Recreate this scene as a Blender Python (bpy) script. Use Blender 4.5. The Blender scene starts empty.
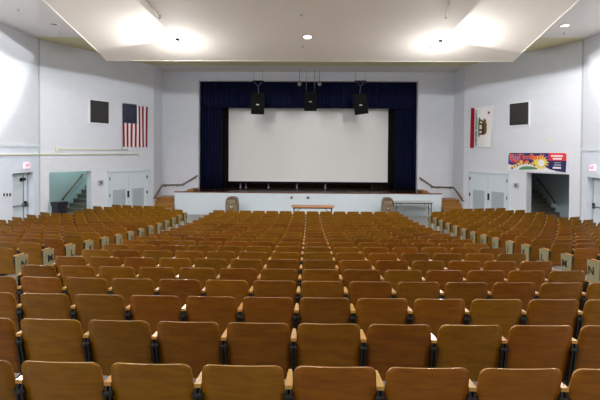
import bpy, bmesh, math, random
from mathutils import Vector, Matrix
random.seed(7)
S = bpy.context.scene
COL = S.collection
EYE = 3.11
R = math.radians

# ------------------------------------------------------------------ camera
FPX = 490.0
cd = bpy.data.cameras.new('camera'); cam = bpy.data.objects.new('camera', cd); COL.objects.link(cam)
cd.sensor_width = 36.0; cd.lens = FPX/600*36; cd.shift_y = -38.4/600; cd.clip_end = 200
PITCH, YAW, ROLL = R(1.0), R(1.05), R(0.35)
cm = Matrix.Rotation(YAW, 4, 'Z') @ Matrix.Rotation(math.pi/2-PITCH, 4, 'X') @ Matrix.Rotation(ROLL, 4, 'Z')
cm = Matrix.Translation((0, 0, EYE)) @ cm
cam.matrix_world = cm
S.camera = cam

def ray(px, py):
    d = Vector(((px-300)/FPX, -(py-161.6)/FPX, -1))
    return (cm.to_3x3() @ d)
def at(px, py, Y):                    # point of the room at depth Y seen at px,py
    d = ray(px, py); t = Y/d.y
    return Vector((0, 0, EYE)) + d*t

# ------------------------------------------------------------------ materials
def srgb(r, g, b):
    f = lambda c: (c/255/12.92) if c/255 <= .04045 else ((c/255+.055)/1.055)**2.4
    return (f(r), f(g), f(b), 1)
def mat(name, col, rough=.6, metal=0, spec=.5, noise=0, nscale=20, bump=0, bscale=60, emit=None, estr=0, coat=0, objrand=0):
    m = bpy.data.materials.new(name); m.use_nodes = True
    nt = m.node_tree; b = nt.nodes['Principled BSDF']
    b.inputs['Base Color'].default_value = col
    b.inputs['Roughness'].default_value = rough
    b.inputs['Metallic'].default_value = metal
    b.inputs['Specular IOR Level'].default_value = spec
    b.inputs['Coat Weight'].default_value = coat
    if coat: b.inputs['Coat Roughness'].default_value = .2
    tc = nt.nodes.new('ShaderNodeTexCoord')
    if noise:
        n = nt.nodes.new('ShaderNodeTexNoise'); n.inputs['Scale'].default_value = nscale; n.inputs['Detail'].default_value = 5
        nt.links.new(tc.outputs['Object'], n.inputs['Vector'])
        mr = nt.nodes.new('ShaderNodeMapRange'); mr.inputs['To Min'].default_value = 1-noise; mr.inputs['To Max'].default_value = 1+noise
        nt.links.new(n.outputs['Fac'], mr.inputs['Value'])
        mx = nt.nodes.new('ShaderNodeVectorMath'); mx.operation = 'SCALE'; mx.inputs[0].default_value = col[:3]
        nt.links.new(mr.outputs[0], mx.inputs['Scale']); nt.links.new(mx.outputs[0], b.inputs['Base Color'])
    if bump:
        n = nt.nodes.new('ShaderNodeTexNoise'); n.inputs['Scale'].default_value = bscale
        nt.links.new(tc.outputs['Object'], n.inputs['Vector'])
        bp = nt.nodes.new('ShaderNodeBump'); bp.inputs['Strength'].default_value = bump; bp.inputs['Distance'].default_value = .01
        nt.links.new(n.outputs['Fac'], bp.inputs['Height']); nt.links.new(bp.outputs[0], b.inputs['Normal'])
    if emit:
        b.inputs['Emission Color'].default_value = emit; b.inputs['Emission Strength'].default_value = estr
    return m

def wall_mat(name, col, bw=.4, bh=.2, strength=.25):
    """painted concrete block: faint joints as bump only"""
    m = bpy.data.materials.new(name); m.use_nodes = True
    nt = m.node_tree; b = nt.nodes['Principled BSDF']; b.inputs['Roughness'].default_value = .55
    g = nt.nodes.new('ShaderNodeNewGeometry'); sp = nt.nodes.new('ShaderNodeSeparateXYZ')
    nt.links.new(g.outputs['Position'], sp.inputs[0])
    ad = nt.nodes.new('ShaderNodeMath'); ad.operation = 'ADD'
    nt.links.new(sp.outputs['X'], ad.inputs[0]); nt.links.new(sp.outputs['Y'], ad.inputs[1])
    cb = nt.nodes.new('ShaderNodeCombineXYZ'); nt.links.new(ad.outputs[0], cb.inputs['X']); nt.links.new(sp.outputs['Z'], cb.inputs['Y'])
    br = nt.nodes.new('ShaderNodeTexBrick'); br.inputs['Scale'].default_value = 1
    br.inputs['Brick Width'].default_value = bw; br.inputs['Row Height'].default_value = bh; br.inputs['Mortar Size'].default_value = .006
    br.inputs['Mortar Smooth'].default_value = .5
    c2 = tuple(c*.97 for c in col[:3])+(1,)
    br.inputs['Color1'].default_value = col; br.inputs['Color2'].default_value = c2
    br.inputs['Mortar'].default_value = tuple(c*.93 for c in col[:3])+(1,)
    nt.links.new(cb.outputs[0], br.inputs['Vector']); nt.links.new(br.outputs['Color'], b.inputs['Base Color'])
    bp = nt.nodes.new('ShaderNodeBump'); bp.inputs['Strength'].default_value = strength; bp.inputs['Distance'].default_value = .004; bp.invert = True
    nt.links.new(br.outputs['Fac'], bp.inputs['Height']); nt.links.new(bp.outputs[0], b.inputs['Normal'])
    return m

def wood_mat(name, c1, c2, rough=.35, coat=.3, rnd=.25, sc=(3, 3, 14)):
    """varnished plywood, grain stretched sideways, each seat a little different"""
    m = bpy.data.materials.new(name); m.use_nodes = True
    nt = m.node_tree; b = nt.nodes['Principled BSDF']
    b.inputs['Roughness'].default_value = rough; b.inputs['Coat Weight'].default_value = coat; b.inputs['Coat Roughness'].default_value = .18; b.inputs['Specular IOR Level'].default_value = .3
    tc = nt.nodes.new('ShaderNodeTexCoord'); oi = nt.nodes.new('ShaderNodeObjectInfo')
    mp = nt.nodes.new('ShaderNodeMapping'); mp.inputs['Scale'].default_value = sc
    nt.links.new(tc.outputs['Object'], mp.inputs['Vector'])
    sc10 = nt.nodes.new('ShaderNodeMath'); sc10.operation = 'MULTIPLY'; sc10.inputs[1].default_value = 37
    nt.links.new(oi.outputs['Random'], sc10.inputs[0])
    n = nt.nodes.new('ShaderNodeTexNoise'); n.noise_dimensions = '4D'; n.inputs['Scale'].default_value = 1.6; n.inputs['Detail'].default_value = 6
    n.inputs['Distortion'].default_value = .8
    nt.links.new(mp.outputs[0], n.inputs['Vector']); nt.links.new(sc10.outputs[0], n.inputs['W'])
    cr = nt.nodes.new('ShaderNodeValToRGB'); cr.color_ramp.elements[0].position = .32; cr.color_ramp.elements[1].position = .7
    cr.color_ramp.elements[0].color = c1; cr.color_ramp.elements[1].color = c2
    nt.links.new(n.outputs['Fac'], cr.inputs[0])
    hs = nt.nodes.new('ShaderNodeHueSaturation')
    mr = nt.nodes.new('ShaderNodeMapRange'); mr.inputs['To Min'].default_value = 1-rnd; mr.inputs['To Max'].default_value = 1+rnd
    nt.links.new(oi.outputs['Random'], mr.inputs['Value'])
    mh = nt.nodes.new('ShaderNodeMapRange'); mh.inputs['To Min'].default_value = .512; mh.inputs['To Max'].default_value = .494
    nt.links.new(sc10.outputs[0], mh.inputs['Value']); 
    fr = nt.nodes.new('ShaderNodeMath'); fr.operation = 'FRACT'; nt.links.new(sc10.outputs[0], fr.inputs[0]); nt.links.new(fr.outputs[0], mh.inputs['Value'])
    nt.links.new(mh.outputs[0], hs.inputs['Hue'])
    nt.links.new(mr.outputs[0], hs.inputs['Value']); nt.links.new(cr.outputs[0], hs.inputs['Color']); nt.links.new(hs.outputs[0], b.inputs['Base Color'])
    return m

M = dict(
 wall=wall_mat('painted_block', srgb(219, 222, 228)),
 wall_lower=wall_mat('painted_block_lower', srgb(222, 230, 241)),
 stagewall=mat('pale_blue_paint', srgb(216, 226, 231), .5, noise=.02, nscale=2),
 ceil=mat('ceiling_plaster', srgb(218, 214, 210), .8, noise=.03, nscale=1.5),
 ceil_front=mat('yellow_shade_ceiling_strip', srgb(205, 198, 158), .8, noise=.03, nscale=1.5),
 cloud=mat('beige_ceiling_panel', srgb(230, 220, 207), .7, noise=.02, nscale=.8),
 lip=mat('panel_edge_trim', srgb(235, 232, 220), .5),
 floor=mat('polished_concrete', srgb(150, 148, 142), .45, noise=.12, nscale=3),
 back=wood_mat('seat_plywood', srgb(121, 72, 1), srgb(146, 92, 2), .38, .08, .16),
 ply=wood_mat('worn_plywood_edge_glint', srgb(150, 104, 40), srgb(190, 150, 92), .22, .6, .12),
 arm=wood_mat('armrest_maple', srgb(168, 118, 48), srgb(192, 144, 70), .35, .3, .1),
 iron=mat('black_cast_iron', srgb(30, 28, 26), .45, .3, bump=.1),
 panel=mat('olive_end_panel', srgb(138, 131, 98), .5, noise=.06, nscale=12),
 letter=mat('letter_black', srgb(18, 18, 16), .5),
 stagefloor=mat('dark_stage_floor', srgb(62, 46, 38), .22, noise=.2, nscale=3),
 stagelip=mat('stage_nosing', srgb(120, 66, 40), .4),
 step=mat('oak_steps', srgb(152, 106, 42), .4, noise=.12, nscale=6),
 curtain=mat('navy_velvet', srgb(16, 22, 52), .9, spec=.15, noise=.1, nscale=4),
 blackdrape=mat('black_drape', srgb(22, 20, 19), .9, spec=.1),
 browndrape=mat('brown_backdrop', srgb(70, 50, 38), .9, spec=.1, noise=.2, nscale=3),
 screen=mat('projection_screen', srgb(238, 236, 232), .85),
 black=mat('black_plastic', srgb(11, 10, 10), .85, spec=.2, bump=.15, bscale=200),
 grille=mat('dark_grille', srgb(52, 50, 48), .8, noise=.1, nscale=80),
 whiteframe=mat('white_frame', srgb(225, 228, 228), .5),
 door=mat('door_paint', srgb(210, 220, 226), .45, noise=.015, nscale=3),
 doorshadow=mat('door_gap', srgb(60, 62, 64), .7),
 louver=mat('louver_grey', srgb(176, 184, 190), .55),
 steel=mat('brushed_steel', srgb(150, 150, 150), .35, .9),
 darksteel=mat('dark_hardware', srgb(45, 42, 42), .4, .6),
 rail=mat('dark_wood_rail', srgb(92, 58, 36), .35, coat=.3),
 railbright=mat('oak_handrail', srgb(120, 88, 50), .35, coat=.3),
 conduit=mat('cream_conduit', srgb(226, 222, 196), .5),
 tabletop=mat('wood_laminate', srgb(205, 140, 92), .4, noise=.05, nscale=8),
 whitetop=mat('grey_laminate', srgb(196, 196, 192), .4),
 can=mat('exposed_aggregate', srgb(128, 110, 88), .8, noise=.45, nscale=40, bump=.4),
 candome=mat('bronze_dome', srgb(112, 92, 74), .4, .3),
 canflap=mat('brass_flap', srgb(190, 176, 140), .25, .8),
 bin=mat('dark_bin', srgb(24, 26, 38), .45),
 binbag=mat('bin_liner', srgb(20, 20, 26), .35),
 concrete_step=mat('grey_steps', srgb(112, 108, 98), .7, noise=.1, nscale=10),
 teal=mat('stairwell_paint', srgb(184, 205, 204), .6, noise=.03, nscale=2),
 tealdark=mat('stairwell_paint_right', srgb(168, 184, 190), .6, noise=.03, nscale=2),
 exitwhite=mat('exit_sign_face', srgb(240, 236, 238), .5, emit=srgb(255, 190, 205), estr=.5),
 exitred=mat('exit_sign_red', srgb(240, 60, 110), .5, emit=srgb(255, 70, 120), estr=1.0),
 lampglass=mat('lamp_glass', srgb(255, 255, 255), .3, emit=srgb(238, 240, 255), estr=9),
 downglass=mat('downlight_lens', srgb(255, 240, 238), .3, emit=srgb(255, 236, 232), estr=7),
 downoff=mat('downlight_unlit', srgb(70, 66, 62), .4),
 flagred=mat('flag_red', srgb(150, 18, 40), .8, spec=.2), flagwhite=mat('flag_white', srgb(232, 230, 228), .8, spec=.2),
 flagblue=mat('flag_blue', srgb(14, 17, 54), .8, spec=.2), bear=mat('bear_brown', srgb(112, 76, 34), .8), beardark=mat('bear_shade', srgb(66, 42, 20), .8),
 starfield=mat('star_canton', srgb(14, 17, 54), .8, spec=.2),
 green=mat('flag_green', srgb(60, 120, 70), .8),
 bpurple=mat('banner_purple', srgb(62, 44, 132), .5), bred=mat('banner_red', srgb(222, 48, 52), .5), bblue=mat('banner_blue', srgb(52, 92, 186), .5),
 borange=mat('banner_orange', srgb(240, 112, 62), .5), byellow=mat('banner_yellow', srgb(240, 212, 84), .5), bwhite=mat('banner_white', srgb(238, 234, 238), .5),
 bgreen=mat('banner_green', srgb(84, 142, 92), .5), bnavy=mat('banner_navy', srgb(28, 28, 84), .5),
 streakpost=mat('pale_light_streak', srgb(215, 212, 240), .3, 0), brownbox=mat('dark_brown_wood', srgb(86, 64, 48), .5),
)

# ------------------------------------------------------------------ helpers
def tag(o, label=None, cat=None, group=None, kind=None):
    if label: o['label'] = label
    if cat: o['category'] = cat
    if group: o['group'] = group
    if kind: o['kind'] = kind
    return o
def empty(name, loc=(0, 0, 0), rz=0, label=None, cat=None, group=None, kind=None):
    o = bpy.data.objects.new(name, None); COL.objects.link(o); o.location = loc; o.rotation_euler = (0, 0, rz)
    o.empty_display_size = .1
    return tag(o, label, cat, group, kind)

class MB:
    def __init__(s): s.bm = bmesh.new(); s.mats = []
    def mi(s, m):
        if m is None: return 0
        if m not in s.mats: s.mats.append(m)
        return s.mats.index(m)
    def face(s, vs, m=None, smooth=False):
        try: f = s.bm.faces.new(vs)
        except ValueError: return None
        f.material_index = s.mi(m); f.smooth = smooth; return f
    def box(s, a, b, m=None, X=Matrix()):
        (x0, y0, z0), (x1, y1, z1) = a, b
        v = [s.bm.verts.new(X @ Vector(p)) for p in ((x0,y0,z0),(x1,y0,z0),(x1,y1,z0),(x0,y1,z0),(x0,y0,z1),(x1,y0,z1),(x1,y1,z1),(x0,y1,z1))]
        for q in ((0,3,2,1),(4,5,6,7),(0,1,5,4),(1,2,6,5),(2,3,7,6),(3,0,4,7)): s.face([v[i] for i in q], m)
        return s
    def prism(s, poly, t0, t1, m=None, X=Matrix(), ax='x'):
        """poly: 2-D outline; ax: axis of thickness. x -> (t,a,b); y -> (a,t,b); z -> (a,b,t)"""
        def P(a, b, t): return X @ Vector({'x': (t, a, b), 'y': (a, t, b), 'z': (a, b, t)}[ax])
        v0 = [s.bm.verts.new(P(a, b, t0)) for a, b in poly]; v1 = [s.bm.verts.new(P(a, b, t1)) for a, b in poly]
        s.face(v0[::-1], m); s.face(v1, m)
        n = len(poly)
        for i in range(n): s.face((v0[i], v0[(i+1) % n], v1[(i+1) % n], v1[i]), m)
        return s
    def tube(s, pts, r, m=None, n=8, X=Matrix(), r1=None):
        pts = [X @ Vector(p) for p in pts]; rings = []
        for i, p in enumerate(pts):
            d = (pts[min(i+1, len(pts)-1)]-pts[max(i-1, 0)]).normalized()
            up = Vector((0, 0, 1)) if abs(d.z) < .9 else Vector((1, 0, 0))
            a = d.cross(up).normalized(); b = d.cross(a)
            rr = r if r1 is None else r+(r1-r)*i/(len(pts)-1)
            rings.append([s.bm.verts.new(p+a*rr*math.cos(k*2*math.pi/n)+b*rr*math.sin(k*2*math.pi/n)) for k in range(n)])
        for i in range(len(rings)-1):
            for k in range(n): s.face((rings[i][k], rings[i][(k+1) % n], rings[i+1][(k+1) % n], rings[i+1][k]), m, True)
        s.face(rings[0][::-1], m); s.face(rings[-1], m)
        return s
    def lathe(s, prof, m=None, n=24, X=Matrix()):
        rings = [[s.bm.verts.new(X @ Vector((r*math.cos(k*2*math.pi/n), r*math.sin(k*2*math.pi/n), z))) for k in range(n)] for r, z in prof]
        for i in range(len(rings)-1):
            for k in range(n): s.face((rings[i][k], rings[i][(k+1) % n], rings[i+1][(k+1) % n], rings[i+1][k]), m, True)
        s.face(rings[0][::-1], m); s.face(rings[-1], m)
        return s
    def bevel(s, w, seg=2):
        es = [e for e in s.bm.edges if e.is_manifold and e.calc_face_angle(0) > R(40)]
        bmesh.ops.bevel(s.bm, geom=es, offset=w, segments=seg, affect='EDGES', profile=.5); return s
    def build(s, name, m=None, parent=None, loc=None, rz=0):
        bmesh.ops.recalc_face_normals(s.bm, faces=s.bm.faces)
        me = bpy.data.meshes.new(name); s.bm.to_mesh(me); s.bm.free()
        if m is not None and not s.mats: me.materials.append(m)
        for k in s.mats: me.materials.append(k)
        o = bpy.data.objects.new(name, me); COL.objects.link(o)
        if parent: o.parent = parent
        if loc is not None: o.location = loc; o.rotation_euler = (0, 0, rz)
        return o

def text_mesh(name, body, size, m, parent, mw, ext=.001, align='CENTER', xs=1):
    c = bpy.data.curves.new(name, 'FONT'); c.body = body; c.size = size; c.extrude = ext; c.align_x = align; c.align_y = 'CENTER'; c.offset = size*.02
    t = bpy.data.objects.new(name, c); COL.objects.link(t)
    dg = bpy.context.evaluated_depsgraph_get(); me = bpy.data.meshes.new_from_object(t.evaluated_get(dg))
    bpy.data.objects.remove(t); bpy.data.curves.remove(c)
    me.transform(mw @ Matrix.Diagonal((xs, 1, 1, 1))); me.name = name
    me.materials.clear(); me.materials.append(m)
    o = bpy.data.objects.new(name, me); COL.objects.link(o)
    if parent: o.parent = parent
    return o

# ------------------------------------------------------------------ room plan
HT = [1.205,1.262,1.325,1.397,1.472,1.540,1.608,1.682,1.755,1.828,1.906,1.980,2.046,2.10,2.152,2.19,2.22,2.244,2.256,2.262]
Y0, DY = 2.75, .86
def floor_z(y):
    k = (y-Y0)/DY
    if k <= 0: h = HT[0]+.068*k
    elif k >= 19: h = 2.27
    else: i = int(k); h = HT[i]+(HT[i+1]-HT[i])*(k-i)
    return max(0.0, 2.27-h)
CEIL = EYE+4.26
YC, YA, YS, YP = 18.46, 24.0, 24.4, 25.8
AL = at(38.5, 60, YC).xy; AR = at(583.5, 60, YC).xy
BL = at(153.6, 130, YA).xy; BR = at(464, 130, YA).xy
CL = at(162.5, 130, YP).xy; CR = at(453.5, 130, YP).xy
YB = -5.0   # back wall

class Wall:
    """vertical wall from p0 to p1; n points into the room"""
    def __init__(s, p0, p1, inside=(0, 12)):
        s.p0 = Vector(p0).to_2d(); s.p1 = Vector(p1).to_2d(); s.u = (s.p1-s.p0).normalized(); s.L = (s.p1-s.p0).length
        n = Vector((-s.u.y, s.u.x))
        if n.dot(Vector(inside)-s.p0) < 0: n = -n
        s.n = n
    def P(s, a, d, z): q = s.p0+s.u*a+s.n*d; return Vector((q.x, q.y, z))
    def hit(s, px, py, d=0):
        r = ray(px, py); o = Vector((0, 0, EYE)); q = s.p0+s.n*d
        t = (q-o.to_2d()).dot(s.n)/r.to_2d().dot(s.n); p = o+r*t
        return (p.to_2d()-s.p0).dot(s.u), p.z
    def mx(s, a=0, d=0, z=0):          # local x along wall, y into the room, z up
        q = s.P(a, d, z)
        return Matrix(((s.u.x, s.n.x, 0, q.x), (s.u.y, s.n.y, 0, q.y), (0, 0, 1, q.z), (0, 0, 0, 1)))
    def fr(s, a=0, d=0, z=0):          # right-handed frame for placing things on the wall
        h = 1 if s.u.x*s.n.y-s.u.y*s.n.x > 0 else -1; s.h = h
        q = s.P(a, d, z)
        return Matrix(((h*s.u.x, s.n.x, 0, q.x), (h*s.u.y, s.n.y, 0, q.y), (0, 0, 1, q.z), (0, 0, 0, 1)))
    def face_mx(s, a, d, z, left_is_p0=True):
        """text frame: x reading direction as seen from the room, y up, z into room"""
        rx = Vector((s.u.x, s.u.y, 0)); nz = Vector((s.n.x, s.n.y, 0)); up = Vector((0, 0, 1))
        if up.cross(nz).dot(rx) < 0: rx = -rx
        q = s.P(a, d, z)
        return Matrix(((rx.x, up.x, nz.x, q.x), (rx.y, up.y, nz.y, q.y), (rx.z, up.z, nz.z, q.z), (0, 0, 0, 1)))
    def solid(s, name, z0, z1, holes, m, t=.25, a0=0, a1=None):
        a1 = s.L if a1 is None else a1
        A = sorted({a0, a1, *[h[0] for h in holes], *[h[1] for h in holes]}); Z = sorted({z0, z1, *[h[2] for h in holes], *[h[3] for h in holes]})
        A = [a for a in A if a0 <= a <= a1]; Z = [z for z in Z if z0 <= z <= z1]
        b = MB(); vs = {}
        def V(i, j, d):
            if (i, j, d) not in vs: vs[(i, j, d)] = b.bm.verts.new(s.P(A[i], d, Z[j]))
            return vs[(i, j, d)]
        def solidcell(i, j):
            if not (0 <= i < len(A)-1 and 0 <= j < len(Z)-1): return False
            ca, cz = (A[i]+A[i+1])/2, (Z[j]+Z[j+1])/2
            return not any(h[0] < ca < h[1] and h[2] < cz < h[3] for h in holes)
        for i in range(len(A)-1):
            for j in range(len(Z)-1):
                if not solidcell(i, j): continue
                b.face((V(i,j,0), V(i+1,j,0), V(i+1,j+1,0), V(i,j+1,0))); b.face((V(i,j,-t), V(i,j+1,-t), V(i+1,j+1,-t), V(i+1,j,-t)))
                for (di, dj, e) in ((-1,0,((i,j),(i,j+1))), (1,0,((i+1,j),(i+1,j+1))), (0,-1,((i,j),(i+1,j))), (0,1,((i,j+1),(i+1,j+1)))):
                    if not solidcell(i+di, j+dj):
                        (p, q), (r_, t_) = e
                        b.face((V(p,q,0), V(r_,t_,0), V(r_,t_,-t), V(p,q,-t)))
        return tag(b.build(name, m), kind='structure')

WL = Wall((AL.x, YB), AL); WR = Wall((AR.x, YB), AR)          # side walls
OL = Wall(AL, BL); OR_ = Wall(AR, BR)                          # slanted front walls
SL = Wall(BL, CL, (0, 24.9)); SR = Wall(BR, CR, (0, 24.9))     # returns beside the stage
PW = Wall((CL.x, YP), (CR.x, YP))                              # wall around the stage opening

# openings
d1a, d1z = WL.hit(12.5, 173.5); d1b, _ = WL.hit(33.5, 173)
d2a, d2z = WR.hit(587, 177); 
d2b = d2a-1.9; d2a_, d2b_ = d2b, d2a
s1a, s1z = OL.hit(49, 172.3); s1b, _ = OL.hit(91.5, 172)
s2a, s2z = OR_.hit(569.5, 174.5); s2b, _ = OR_.hit(526.5, 174.5)
z_left = min(floor_z(WL.P(d1a,0,0).y), floor_z(WL.P(d1b,0,0).y))
zb = WL.hit(20, 144)[1]; zb2 = WR.hit(592, 148.2)[1]
WL.solid('wall_left', -.3, zb-.05, [(d1a, d1b, z_left, d1z)], M['wall_lower'], t=.5); WL.solid('wall_left_upper', zb-.05, CEIL, [], M['wall'], t=.5)
WR.solid('wall_right', -.3, zb2-.05, [(d2a_, d2b_, 0.0, d2z)], M['wall_lower'], t=.5); WR.solid('wall_right_upper', zb2-.05, CEIL, [], M['wall'], t=.5)
OL.solid('wall_front_left', -.3, CEIL, [(s1a, s1b, 0, s1z)], M['wall'], t=.3)
OR_.solid('wall_front_right', -.3, CEIL, [(s2a, s2b, 0, s2z)], M['wall'], t=.3)
SL.solid('wall_stage_left', -.3, CEIL, [], M['wall'], t=.3)
SR.solid('wall_stage_right', -.3, CEIL, [], M['wall'], t=.3)
STG = at(308, 192.6, YS).z
po_l = at(198.6, 130, YP).x-CL.x; po_r = at(417.8, 130, YP).x-CL.x; po_t = at(308, 81, YP).z
PW.solid('wall_stage', -.3, CEIL, [(po_l, po_r, STG, po_t)], M['wall'], t=.35)
Wall((AL.x, YB), (AR.x, YB)).solid('wall_back', -.3, CEIL, [], M['wall'], t=.3)

# floor follows the rake
b = MB(); ys = [YB] + [Y0+DY*i for i in range(0, 20)] + [20.5, 22, 24.2, 32]
rows = []
for y in ys: rows.append([b.bm.verts.new((x, y, floor_z(y))) for x in (-14, 14)])
low = [[b.bm.verts.new((x, y, -.3)) for x in (-14, 14)] for y in (ys[0], ys[-1])]
for i in range(len(ys)-1): b.face((rows[i][0], rows[i][1], rows[i+1][1], rows[i+1][0]))
tag(b.build('floor', M['floor']), kind='structure')
# ceiling: white part over the hall, front strip with yellow tungsten shade painted in
def slab(name, y0, y1, m, xw=11.5):
    return tag(MB().box((-xw, y0, CEIL), (xw, y1, CEIL+.2)).build(name, m), kind='structure')
YW = at(60, 38.6, 1).y
yw = 18.1
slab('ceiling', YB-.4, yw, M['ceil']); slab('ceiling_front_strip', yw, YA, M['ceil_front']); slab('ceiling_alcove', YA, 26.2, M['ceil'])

# sloping panel hanging under the ceiling
YE = 18.0
ze = at(308, 60.8, YE).z; xl = at(107.5, 61.5, YE).x; xr = at(512, 63.8, YE).x
SLP = .198
def panel_z(y): return ze+(YE-y)*SLP
b = MB(); y1 = YE-(CEIL-ze)/SLP-.4
b.prism([(YE, ze), (YE, ze+.35), (y1, panel_z(y1)+.35), (y1, panel_z(y1))], xl, xr)
tag(b.build('ceiling_panel', M['cloud']), kind='structure')
b = MB(); b.box((xl-.03, YE, ze-.02), (xr+.03, YE+.03, ze+.06))
b.prism([(YE, ze-.015), (YE, ze+.05), (y1, panel_z(y1)+.05), (y1, panel_z(y1)-.015)], xl-.035, xl)
b.prism([(YE, ze-.015), (YE, ze+.05), (y1, panel_z(y1)+.05), (y1, panel_z(y1)-.015)], xr, xr+.035)
tag(b.build('trim_1', M['lip']), kind='structure')

# corner seams, ledge bands
def band(w, name, px0, px1, py, h, d, m):
    a0, z = w.hit((px0+px1)/2, py); 
    z = w.hit((px0+px1)/2, py)[1]; a0 = w.hit(px0, py)[0]; a1 = w.hit(px1, py)[0]
    a0, a1 = sorted((a0, a1))
    return MB().box((a0, 0, z-h), (a1, d, z), X=w.mx()).build(name, m)
zb = WL.hit(20, 144)[1]
tag(MB().box((0, 0, zb-.1), (WL.L, .03, zb), X=WL.mx()).build('trim_left', M['stagewall']), kind='structure')
zb2 = WR.hit(592, 148.2)[1]
tag(MB().box((0, 0, zb2-.1), (WR.L, .03, zb2), X=WR.mx()).build('trim_right', M['stagewall']), kind='structure')
tag(MB().box((-.03, 0, .0), (.03, .015, CEIL), X=OL.mx(0.02)).build('trim_2', M['louver']), kind='structure')
tag(MB().box((-.03, 0, .0), (.03, .015, CEIL), X=OR_.mx(0.02)).build('trim_3', M['louver']), kind='structure')

# ------------------------------------------------------------------ stage
xsl = at(174.5, 200, YS).x; xsr = at(441.5, 200, YS).x
ppl = at(198.6, 130, YP).x; ppr = at(417.8, 130, YP).x
stage = empty('stage_platform', (0, YS, 0), kind='structure')
MB().box((xsl+.42, 0, 0), (xsr-.42, .12, STG-.04)).build('stage_front', M['stagewall'], stage)
MB().box((xsl, 0, 0), (xsl+.42, .2, STG-.03)).build('stage_pier', M['stagewall'], stage)
MB().box((xsr-.42, 0, 0), (xsr, .2, STG-.03)).build('stage_pier', M['stagewall'], stage)
MB().box((ppl, .12, STG-.1), (ppr, 9.0, STG)).build('stage_boards', M['stagefloor'], stage)
MB().box((xsl-.02, -.03, STG-.035), (xsr+.02, .22, STG)).build('stage_nosing', M['stagelip'], stage)
MB().box((ppl, .12, 0), (ppl+.1, 1.4, STG-.1)).build('stage_side', M['stagewall'], stage)
MB().box((ppr-.1, .12, 0), (ppr, 1.4, STG-.1)).build('stage_side', M['stagewall'], stage)
# round vents in the stage front
for px in (291.5, 308):
    p = at(px, 197.6, YS)
    o = MB().tube([(0, 0, 0), (0, -.03, 0)], .07, M['steel'], 16).build('wall_socket' if px < 300 else 'wall_socket', None, None, loc=p)
    tag(o, 'small round grey socket cover on stage front, ' + ('left' if px < 300 else 'right') + ' one above the wooden table', 'socket', 'round covers on the stage front')
# side steps: flight up along the return wall, turn, flight up to the stage
def steps(side):
    xo = (CL.x+.0) if side < 0 else (CR.x-.0)
    xi = xsl if side < 0 else xsr
    pe = ppl if side < 0 else ppr
    b = MB(); zt = .82; n = 5
    a, c = sorted((xo+side*-.02, xi))
    y00 = YA-.55
    for i in range(n):
        b.box((a, y00+i*.28, 0), (c, YP-.02, zt*(i+1)/n)); b.box((a, y00+i*.28-.02, zt*(i+1)/n-.045), (c, y00+i*.28+.03, zt*(i+1)/n-.03))
    n2 = 3
    for i in range(n2):
        x0 = xi+(pe-xi)*(i)/n2; z = zt+(STG+.1-zt)*(i+1)/(n2)
        q0, q1 = sorted((x0, pe)); b.box((q0, YS+.25, 0), (q1, YP-.02, z))
    o = b.build('stage_steps', M['step']); tag(o, kind='structure')
steps(-1); steps(1)

# stage house behind the opening
b = MB(); b.box((-9, YP+7, 0), (9, YP+7.2, 8)); tag(b.build('wall_stage_rear', M['browndrape']), kind='structure')
tag(MB().box((-9.2, YP+.35, 0), (-9, YP+7.2, 8)).build('wall_wing_left', M['blackdrape']), kind='structure')
tag(MB().box((9, YP+.35, 0), (9.2, YP+7.2, 8)).build('wall_wing_right', M['blackdrape']), kind='structure')
tag(MB().box((-9.2, YP+.35, 8), (9.2, YP+7.2, 8.1)).build('ceiling_stage', M['blackdrape']), kind='structure')

def drape(name, x0, x1, z0, z1, y, m, per=.16, amp=.05, parent=None, flare=.0):
    b = MB(); n = max(8, int((x1-x0)/per*8)); prev = None; nz = 6
    cols = []
    ph = random.random()*6
    for i in range(n+1):
        x = x0+(x1-x0)*i/n
        dy = amp*math.sin(2*math.pi*(x-x0)/per+ph+.8*math.sin((x-x0)*3.1))
        cols.append([b.bm.verts.new((x, y+dy*(.55+.45*(1-j/nz)), z0+(z1-z0)*j/nz)) for j in range(nz+1)])
    back = [[b.bm.verts.new(v.co+Vector((0, .02, 0))) for v in c] for c in cols]
    for i in range(n):
        for j in range(nz):
            b.face((cols[i][j], cols[i+1][j], cols[i+1][j+1], cols[i][j+1]), None, True)
            b.face((back[i][j], back[i][j+1], back[i+1][j+1], back[i+1][j]), None, True)
        b.face((cols[i][0], back[i][0], back[i+1][0], cols[i+1][0])); b.face((cols[i][nz], cols[i+1][nz], back[i+1][nz], back[i][nz]))
    for c, k in ((cols[0], back[0]), (cols[-1], back[-1])):
        for j in range(nz): b.face((c[j], c[j+1], k[j+1], k[j]))
    return b.build(name, m, parent)
yv = YP+.55
vb = at(308, 108.3, yv).z
o = drape('stage_valance', ppl-.1, ppr+.1, vb, po_t+.15, yv, M['curtain'], .2, .05)
tag(o, 'short navy pleated valance hanging across top of stage opening', 'curtain')
o = drape('stage_curtain', ppl-.1, at(222, 150, yv+.3).x, STG+.02, po_t+.15, yv+.3, M['curtain'], .17, .07)
tag(o, 'long navy pleated stage curtain drawn open at left side of stage', 'curtain')
o = drape('stage_curtain', at(395, 150, yv+.3).x, ppr+.1, STG+.02, po_t+.15, yv+.3, M['curtain'], .17, .07)
tag(o, 'long navy pleated stage curtain drawn open at right side of stage', 'curtain')
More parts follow.
